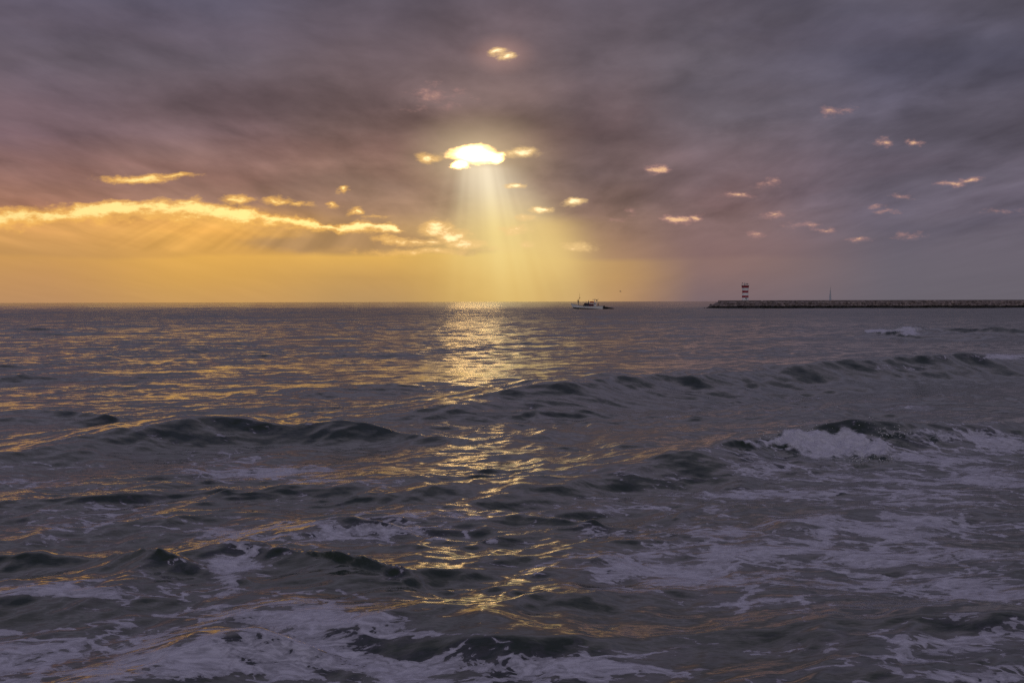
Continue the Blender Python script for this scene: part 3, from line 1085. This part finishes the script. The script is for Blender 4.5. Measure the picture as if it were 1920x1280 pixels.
# ------------------------------------------------------------------ people
def skin_part(name, pts, edges, radii, m, parent, root_i=0, sub=2):
    me = bpy.data.meshes.new(name)
    me.from_pydata(pts, edges, [])
    o = bpy.data.objects.new(name, me)
    col.objects.link(o)
    o.parent = parent
    sk = o.modifiers.new('skin', 'SKIN')
    sk.use_smooth_shade = True
    ly = me.skin_vertices[0] if me.skin_vertices else None
    if ly is None:
        bpy.context.view_layer.objects.active = o
        ly = me.skin_vertices[0]
    for i, r in enumerate(radii):
        ly.data[i].radius = (r, r) if not isinstance(r, tuple) else r
        ly.data[i].use_root = (i == root_i)
    ss = o.modifiers.new('subsurf', 'SUBSURF')
    ss.levels = ss.render_levels = sub
    me.materials.append(m)
    return o


def person(label, loc, rz, top_m, leg_m, arms='down', group=None, lean=0.0):
    root = empty('person', loc, (0, lean, rz))
    tag(root, label, 'person', group)
    if arms == 'up':
        la = [(.0, .20, 1.42), (-.16, .30, 1.24), (-.34, .20, 1.36), (-.42, .16, 1.42)]
        ra = [(.0, -.20, 1.42), (-.18, -.30, 1.26), (-.36, -.20, 1.40), (-.44, -.16, 1.46)]
    elif arms == 'forward':
        la = [(.0, .20, 1.42), (-.05, .28, 1.16), (-.28, .20, 1.08), (-.36, .18, 1.08)]
        ra = [(.0, -.20, 1.42), (-.05, -.28, 1.16), (-.28, -.20, 1.08), (-.36, -.18, 1.08)]
    else:
        la = [(.0, .20, 1.42), (.02, .27, 1.14), (-.04, .28, .90), (-.06, .28, .82)]
        ra = [(.0, -.20, 1.42), (.02, -.27, 1.14), (-.04, -.28, .90), (-.06, -.28, .82)]
    spine = [(0, 0, .95), (0, 0, 1.18), (0, 0, 1.40), (-.01, 0, 1.52), (-.02, 0, 1.64), (-.03, 0, 1.72)]
    legs = [(0, .10, .88), (-.02, .12, .48), (.02, .13, .09), (-.14, .14, .045), (0, -.10, .88), (-.02, -.12, .48), (.03, -.13, .09), (-.13, -.14, .045)]
    pts = spine + la + ra + legs
    ed = [(0, 1), (1, 2), (2, 3), (3, 4), (4, 5), (2, 6), (6, 7), (7, 8), (8, 9), (2, 10), (10, 11), (11, 12), (12, 13),
          (0, 14), (14, 15), (15, 16), (16, 17), (0, 18), (18, 19), (19, 20), (20, 21)]
    rad_ = [(.15, .11), (.13, .10), (.15, .10), .055, (.085, .10), (.065, .075), .065, .05, .038, .035, .065, .05, .038, .035,
            .085, .062, .045, .04, .085, .062, .045, .04]
    body = skin_part('body', pts, ed, rad_, M['skin'], root)
    bm = bmesh.new()
    ball(bm, (-.01, 0, 1.715), (.105, .092, .095))
    ball(bm, (.03, 0, 1.66), (.075, .085, .09))
    obj('hair', bm, M['hair'], root, True)
    jp = spine[:3] + la[:3] + ra[:3]
    je = [(0, 1), (1, 2), (2, 3), (3, 4), (4, 5), (2, 6), (6, 7), (7, 8)]
    skin_part('jacket', jp, je, [(.18, .13), (.165, .13), (.19, .13), .09, .07, .055, .09, .07, .055], top_m, root)
    tp = [spine[0]] + legs[0:3] + legs[4:7]
    te = [(0, 1), (1, 2), (2, 3), (0, 4), (4, 5), (5, 6)]
    skin_part('trousers', tp, te, [(.17, .13), .11, .085, .068, .11, .085, .068], leg_m, root)
    bm = bmesh.new()
    for s in (1, -1):
        ball(bm, (-.06, .135 * s, .05), (.15, .055, .05))
    obj('shoes', bm, M['black'], root, True)
    return root


# ------------------------------------------------------------------ fishing boat
def build_boat():
    g = at(1102.5, 578.6, 466.0)
    pitch = R(3.4)
    rz = R(-6)
    root = empty('fishing_boat', (g.x, 466.0, 0.05), (0, pitch, rz))
    tag(root, 'small white open fishing boat with dark cabin and red canopy heading left on the horizon', 'fishing boat')
    L = 10.0
    st = 22

    def sheer(f):
        return np.interp(f, [0, .1, .25, .38, .42, .6, .85, 1], [1.42, 1.20, .90, .74, .80, .90, 1.06, 1.16])

    def beam(f):
        return np.interp(f, [0, .06, .15, .3, .5, .8, 1], [.04, .38, .80, 1.22, 1.42, 1.40, 1.28])

    def stem(f, z):
        return -0.55 * max(0, z) * max(0, 1 - f / .25)

    prof = [(0, -.45), (.62, -.30), (.88, 0.0), (.95, .16), (1.0, 1.0)]
    bm = bmesh.new()
    rows = []
    for i in range(st + 1):
        f = i / st
        x = -L / 2 + L * f
        sh, bw = sheer(f), beam(f)
        zs = [-.45 + .40 * max(0, 1 - f / .2) ** 1.5, -.28 + .22 * max(0, 1 - f / .2), 0.0, .17, sh * .55, sh]
        ws = [0.0, .62, .86, .93, .98, 1.03]
        left, right = [], []
        for zz, ww in zip(zs, ws):
            xo = x + stem(f, zz)
            left.append(bm.verts.new((xo, -bw * ww - (0 if ww else 0), zz)))
            right.append(bm.verts.new((xo, bw * ww, zz)) if ww else left[-1])
        rows.append((left, right))
    for (l0, r0), (l1, r1) in zip(rows, rows[1:]):
        for k_ in range(5):
            bm.faces.new((l0[k_], l1[k_], l1[k_ + 1], l0[k_ + 1]))
            if r0[k_] is l0[k_]:
                bm.faces.new((r0[k_], r0[k_ + 1], r1[k_ + 1], r1[k_]))
            else:
                bm.faces.new((r0[k_], r0[k_ + 1], r1[k_ + 1], r1[k_]))
    l, r = rows[-1]
    bm.faces.new(l + r[:0:-1])
    l, r = rows[0]
    bm.faces.new(l + r[:0:-1])
    hull = obj('hull', bm, M['white'], root, False)
    # dark anti-fouling below the waterline, standing just proud of the planking
    bm = bmesh.new()
    prev = None
    for i in range(st + 1):
        f = i / st
        x = -L / 2 + L * f
        bw = beam(f)
        z0_ = -.28 + .22 * max(0, 1 - f / .2)
        ring = [bm.verts.new((x + stem(f, .2), s * (bw * .93 + .02), .20)) for s in (-1, 1)] + [bm.verts.new((x, s * (bw * .86 + .02), 0)) for s in (-1, 1)] + [bm.verts.new((x, s * (bw * .62 + .02), z0_)) for s in (-1, 1)]
        if prev:
            for s in (0, 1):
                bm.faces.new((prev[s], ring[s], ring[2 + s], prev[2 + s]))
                bm.faces.new((prev[2 + s], ring[2 + s], ring[4 + s], prev[4 + s]))
        prev = ring
    obj('boot_stripe', bm, M['dark'], hull)
    # rubbing strake along the sheer
    bm = bmesh.new()
    for i in range(st):
        f0, f1 = i / st, (i + 1) / st
        for s in (-1, 1):
            a = (-L / 2 + L * f0 + stem(f0, sheer(f0)), s * (beam(f0) * 1.03 + .02), sheer(f0))
            b = (-L / 2 + L * f1 + stem(f1, sheer(f1)), s * (beam(f1) * 1.03 + .02), sheer(f1))
            rod(bm, a, b, .05, seg=6)
    obj('rubbing_strake', bm, M['grey'], hull)
    bm = bmesh.new()
    prev = None
    for i in range(1, st + 1):
        f = i / st
        x = -L / 2 + L * f
        ring = [bm.verts.new((x, s * beam(f) * .96, sheer(f) * .62)) for s in (-1, 1)]
        if prev:
            bm.faces.new((prev[0], ring[0], ring[1], prev[1]))
        prev = ring
    obj('deck', bm, M['grey'], root)
    # dark forward cabin
    X0 = -5.0
    bm = bmesh.new()
    box(bm, (X0 + 4.45, 0, 1.18), (1.55, 2.0, 1.25), None, .10)
    cab = obj('cabin', bm, M['navy'], root)
    bm = bmesh.new()
    for s in (-1, 1):
        box(bm, (X0 + 4.35, s * 1.01, 1.36), (.5, .03, .34), None, .01)
    obj('window', bm, M['glass'], cab)
    # maroon engine casing with white coaming
    bm = bmesh.new()
    box(bm, (X0 + 5.98, 0, 1.12), (1.5, 2.1, 1.06), None, .06)
    cas = obj('casing', bm, M['maroon'], root)
    bm = bmesh.new()
    for s in (-1, 1):
        rod(bm, (X0 + 5.2, s * 1.0, 1.80), (X0 + 6.7, s * 1.0, 1.70), .085)
    obj('coaming', bm, M['white'], cas)
    # red canopy on posts
    bm = bmesh.new()
    seg = 10
    prof_ = [(.0, 2.02), (.0, 2.3), (.25, 2.46), (.9, 2.5), (1.4, 2.42), (1.5, 2.04)]
    A_, B_ = [], []
    for x, z in prof_:
        A_.append(bm.verts.new((X0 + 5.45 + x, -.95, z)))
        B_.append(bm.verts.new((X0 + 5.45 + x, .95, z)))
    for i in range(len(prof_)):
        j = (i + 1) % len(prof_)
        bm.faces.new((A_[i], A_[j], B_[j], B_[i]))
    bm.faces.new(A_)
    bm.faces.new(B_[::-1])
    obj('canopy', bm, M['red'], root)
    for x in (5.55, 6.85):
        for s in (-1, 1):
            bm = bmesh.new()
            rod(bm, (X0 + x, s * .88, 1.5), (X0 + x, s * .88, 2.1), .035)
            obj('canopy_post', bm, M['white'], root)
    # white wheelhouse aft of the canopy
    bm = bmesh.new()
    box(bm, (X0 + 7.25, 0, 1.35), (.75, 1.3, 1.5), None, .08)
    wh = obj('wheelhouse', bm, M['white'], root)
    bm = bmesh.new()
    for s in (-1, 1):
        box(bm, (X0 + 7.25, s * .655, 1.72), (.55, .02, .4), None, .005)
    obj('window', bm, M['grey'], wh)
    # gantry with boom and lamp
    bm = bmesh.new()
    for s in (-1, 1):
        rod(bm, (X0 + 7.0, s * .55, 2.05), (X0 + 7.0, s * .55, 3.15), .055)
        rod(bm, (X0 + 7.75, s * .55, 2.05), (X0 + 7.7, s * .55, 2.9), .05)
    rod(bm, (X0 + 7.0, -.6, 3.12), (X0 + 7.0, .6, 3.12), .05)
    gn = obj('gantry', bm, M['white'], root)
    bm = bmesh.new()
    rod(bm, (X0 + 6.3, -.5, 3.02), (X0 + 7.4, -.5, 3.25), .06)
    rod(bm, (X0 + 7.3, -.5, 3.0), (X0 + 8.35, -.5, 3.3), .05)
    obj('boom', bm, M['dark'], root)
    bm = bmesh.new()
    ball(bm, (X0 + 7.75, -.5, 2.86), (.26, .16, .17))
    rod(bm, (X0 + 7.75, -.5, 2.9), (X0 + 7.75, -.5, 3.15), .03)
    obj('radar', bm, M['dark'], gn)
    bm = bmesh.new()
    rod(bm, (X0 + 4.75, .3, 1.6), (X0 + 4.05, .3, 2.75), .03)
    obj('fishing_rod', bm, M['dark'], root)
    # bow mast with reflector
    bm = bmesh.new()
    rod(bm, (X0 + 1.95, .15, .7), (X0 + 2.0, .15, 4.9), .04, .022)
    ms = obj('bow_mast', bm, M['dark'], root)
    bm = bmesh.new()
    box(bm, (X0 + 2.06, .15, 3.45), (.42, .12, .14))
    rod(bm, (X0 + 1.95, .15, 3.1), (X0 + 2.15, .15, 3.4), .06)
    obj('reflector', bm, M['orange'], ms)
    # mooring bitt, float, engine
    bm = bmesh.new()
    ball(bm, (X0 + 3.45, -1.0, 1.05), (.17, .17, .20))
    obj('fender', bm, M['black'], root, True)
    bm = bmesh.new()
    box(bm, (X0 + 10.22, 0, 1.05), (.42, .5, .62), None, .09)
    box(bm, (X0 + 10.18, 0, .45), (.22, .2, .8), None, .03)
    box(bm, (X0 + 10.28, 0, 0.0), (.5, .24, .26), None, .04)
    obj('outboard_motor', bm, M['black'], root)
    mw = Matrix.LocRotScale(root.location, root.rotation_euler, None)

    def on(x, y, z):
        return mw @ Vector((X0 + x, y, z))

    bow = person('person in a dark jacket and grey trousers standing on the bow of the fishing boat', on(1.75, -.15, 1.02), rz, M['cloth_dark'], M['cloth_grey'], 'up')
    bow.scale = (1.08, 1.08, 1.08)
    person('person in grey clothes standing behind the dark cabin of the fishing boat', on(5.12, .45, .98), rz, M['cloth_grey'], M['cloth_dark'], 'forward')
    person('person in all dark clothes standing at the stern of the fishing boat', on(8.3, -.2, .45), rz + R(180), M['cloth_dark'], M['cloth_dark'], 'down')
    # dinghy trailing astern
    c = at(1140.5, 580.0, 464.5)
    dg = empty('dinghy', (c.x, 464.5, 0.0), (0, R(4), R(-4)))
    tag(dg, 'low dark dinghy trailing close astern of the white fishing boat', 'dinghy')
    bm = bmesh.new()
    rows = []
    for i in range(13):
        f = i / 12
        x = -1.75 + 3.6 * f
        w = .62 * (1 - f ** 2.2) + .03
        z = .62 - .36 * f
        rows.append([bm.verts.new((x, yy * w, zz)) for yy, zz in ((-1, z), (-.85, .02), (-.3, -.14), (.3, -.14), (.85, .02), (1, z))])
    for a, b in zip(rows, rows[1:]):
        for k_ in range(5):
            bm.faces.new((a[k_], b[k_], b[k_ + 1], a[k_ + 1]))
    bm.faces.new(rows[0])
    bm.faces.new(rows[-1])
    obj('hull', bm, M['black'], dg)
    bm = bmesh.new()
    for s in (-1, 1):
        for a, b in zip(rows_xy(s), rows_xy(s)[1:]):
            rod(bm, a, b, .10, seg=8)
    obj('gunwale_tube', bm, M['dark'], dg)
    bm = bmesh.new()
    box(bm, (-.4, 0, .30), (.26, .95, .05))
    obj('thwart', bm, M['grey'], dg)


def rows_xy(s):
    out = []
    for i in range(13):
        f = i / 12
        out.append((-1.75 + 3.6 * f, s * (.62 * (1 - f ** 2.2) + .03), .62 - .36 * f))
    return out


build_boat()


# ------------------------------------------------------------------ distant yacht
def build_yacht():
    Y = 1500.0
    b = at(1556.5, 563.0, Y)
    sc_ = 1.0
    root = empty('sailing_yacht', (b.x, Y, 0), (0, R(2.5), R(62)))
    tag(root, 'distant pale sailing yacht whose sails rise beyond the breakwater', 'sailing yacht')
    bm = bmesh.new()
    rows = []
    for i in range(13):
        f = i / 12
        x = -6 + 12 * f
        w = 1.7 * math.sin(math.pi * min(1, .12 + .88 * (1 - f))) ** .7 + .05
        rows.append([bm.verts.new((x, yy * w, zz)) for yy, zz in ((-1, 1.2 + .3 * f), (-.8, .0), (0, -.5), (.8, .0), (1, 1.2 + .3 * f))])
    for a, c in zip(rows, rows[1:]):
        for k_ in range(4):
            bm.faces.new((a[k_], c[k_], c[k_ + 1], a[k_ + 1]))
        bm.faces.new((a[4], c[4], c[0], a[0]))
    bm.faces.new(rows[0])
    bm.faces.new(rows[-1])
    obj('hull', bm, M['white'], root)
    bm = bmesh.new()
    rod(bm, (.8, 0, 1.2), (.8, 0, 17.6), .12, .07)
    obj('mast', bm, M['grey'], root)
    bm = bmesh.new()
    rod(bm, (.7, 0, 2.4), (-4.6, 0, 2.5), .09)
    obj('boom', bm, M['grey'], root)

    def sail(name, pts):
        bm = bmesh.new()
        a, b_, c = [Vector(p) for p in pts]
        n = 12
        F_, B_ = {}, {}
        for i in range(n + 1):
            for j in range(n + 1 - i):
                p = a + (b_ - a) * (i / n) + (c - a) * (j / n)
                k2 = n - i - j
                bul = 27 * (i / n) * (j / n) * (k2 / n) * .55
                F_[i, j] = bm.verts.new((p.x, p.y + bul, p.z))
                B_[i, j] = bm.verts.new((p.x, p.y + bul + .03, p.z))
        for i in range(n):
            for j in range(n - i):
                bm.faces.new((F_[i, j], F_[i + 1, j], F_[i, j + 1]))
                bm.faces.new((B_[i, j + 1], B_[i + 1, j], B_[i, j]))
                if i + j < n - 1:
                    bm.faces.new((F_[i + 1, j], F_[i + 1, j + 1], F_[i, j + 1]))
                    bm.faces.new((B_[i, j + 1], B_[i + 1, j + 1], B_[i + 1, j]))
        obj(name, bm, M['sail'], root, True)

    sail('mainsail', ((.62, 0, 2.55), (-4.5, 0, 2.65), (.66, 0, 17.2)))
    sail('jib', ((5.6, 0, 1.7), (1.1, .3, 2.2), (.95, 0, 15.0)))


build_yacht()


# ------------------------------------------------------------------ gull
def build_gull():
    p = at(1163.2, 546.5, 430.0)
    root = empty('gull', p, (R(10), 0, R(8)))
    tag(root, 'tiny dark gull flying low over the sea to the right of the fishing boat', 'bird')
    bm = bmesh.new()
    ball(bm, (0, 0, 0), (.24, .075, .075))
    ball(bm, (.24, 0, .04), (.07, .05, .05))
    obj('body', bm, M['gull'], root, True)
    bm = bmesh.new()
    rod(bm, (.29, 0, .035), (.36, 0, .02), .018, .004, 6)
    obj('beak', bm, M['orange'], root)
    bm = bmesh.new()
    vs = [bm.verts.new(v) for v in ((-.2, .03, .01), (-.2, -.03, .01), (-.36, -.08, .015), (-.36, .08, .015))]
    vs2 = [bm.verts.new((v.co.x, v.co.y, v.co.z - .015)) for v in vs]
    bm.faces.new(vs)
    bm.faces.new(vs2[::-1])
    for i in range(4):
        bm.faces.new((vs[i], vs[(i + 1) % 4], vs2[(i + 1) % 4], vs2[i]))
    obj('tail', bm, M['gull'], root)
    for s in (1, -1):
        bm = bmesh.new()
        prof = [(.03, .12, -.10, .03), (.28, .14, -.06, .15), (.50, .06, -.10, .12), (.66, -.06, -.12, .05)]
        rows = []
        for y, xf, xb, z in prof:
            rows.append([bm.verts.new(v) for v in ((xf, s * y, z), ((xf + xb) / 2, s * y, z + .02), (xb, s * y, z), ((xf + xb) / 2, s * y, z - .008))])
        for a, b in zip(rows, rows[1:]):
            for k_ in range(4):
                bm.faces.new((a[k_], a[(k_ + 1) % 4], b[(k_ + 1) % 4], b[k_]))
        bm.faces.new(rows[0])
        bm.faces.new(rows[-1])
        obj('wing', bm, M['gull'], root)


build_gull()
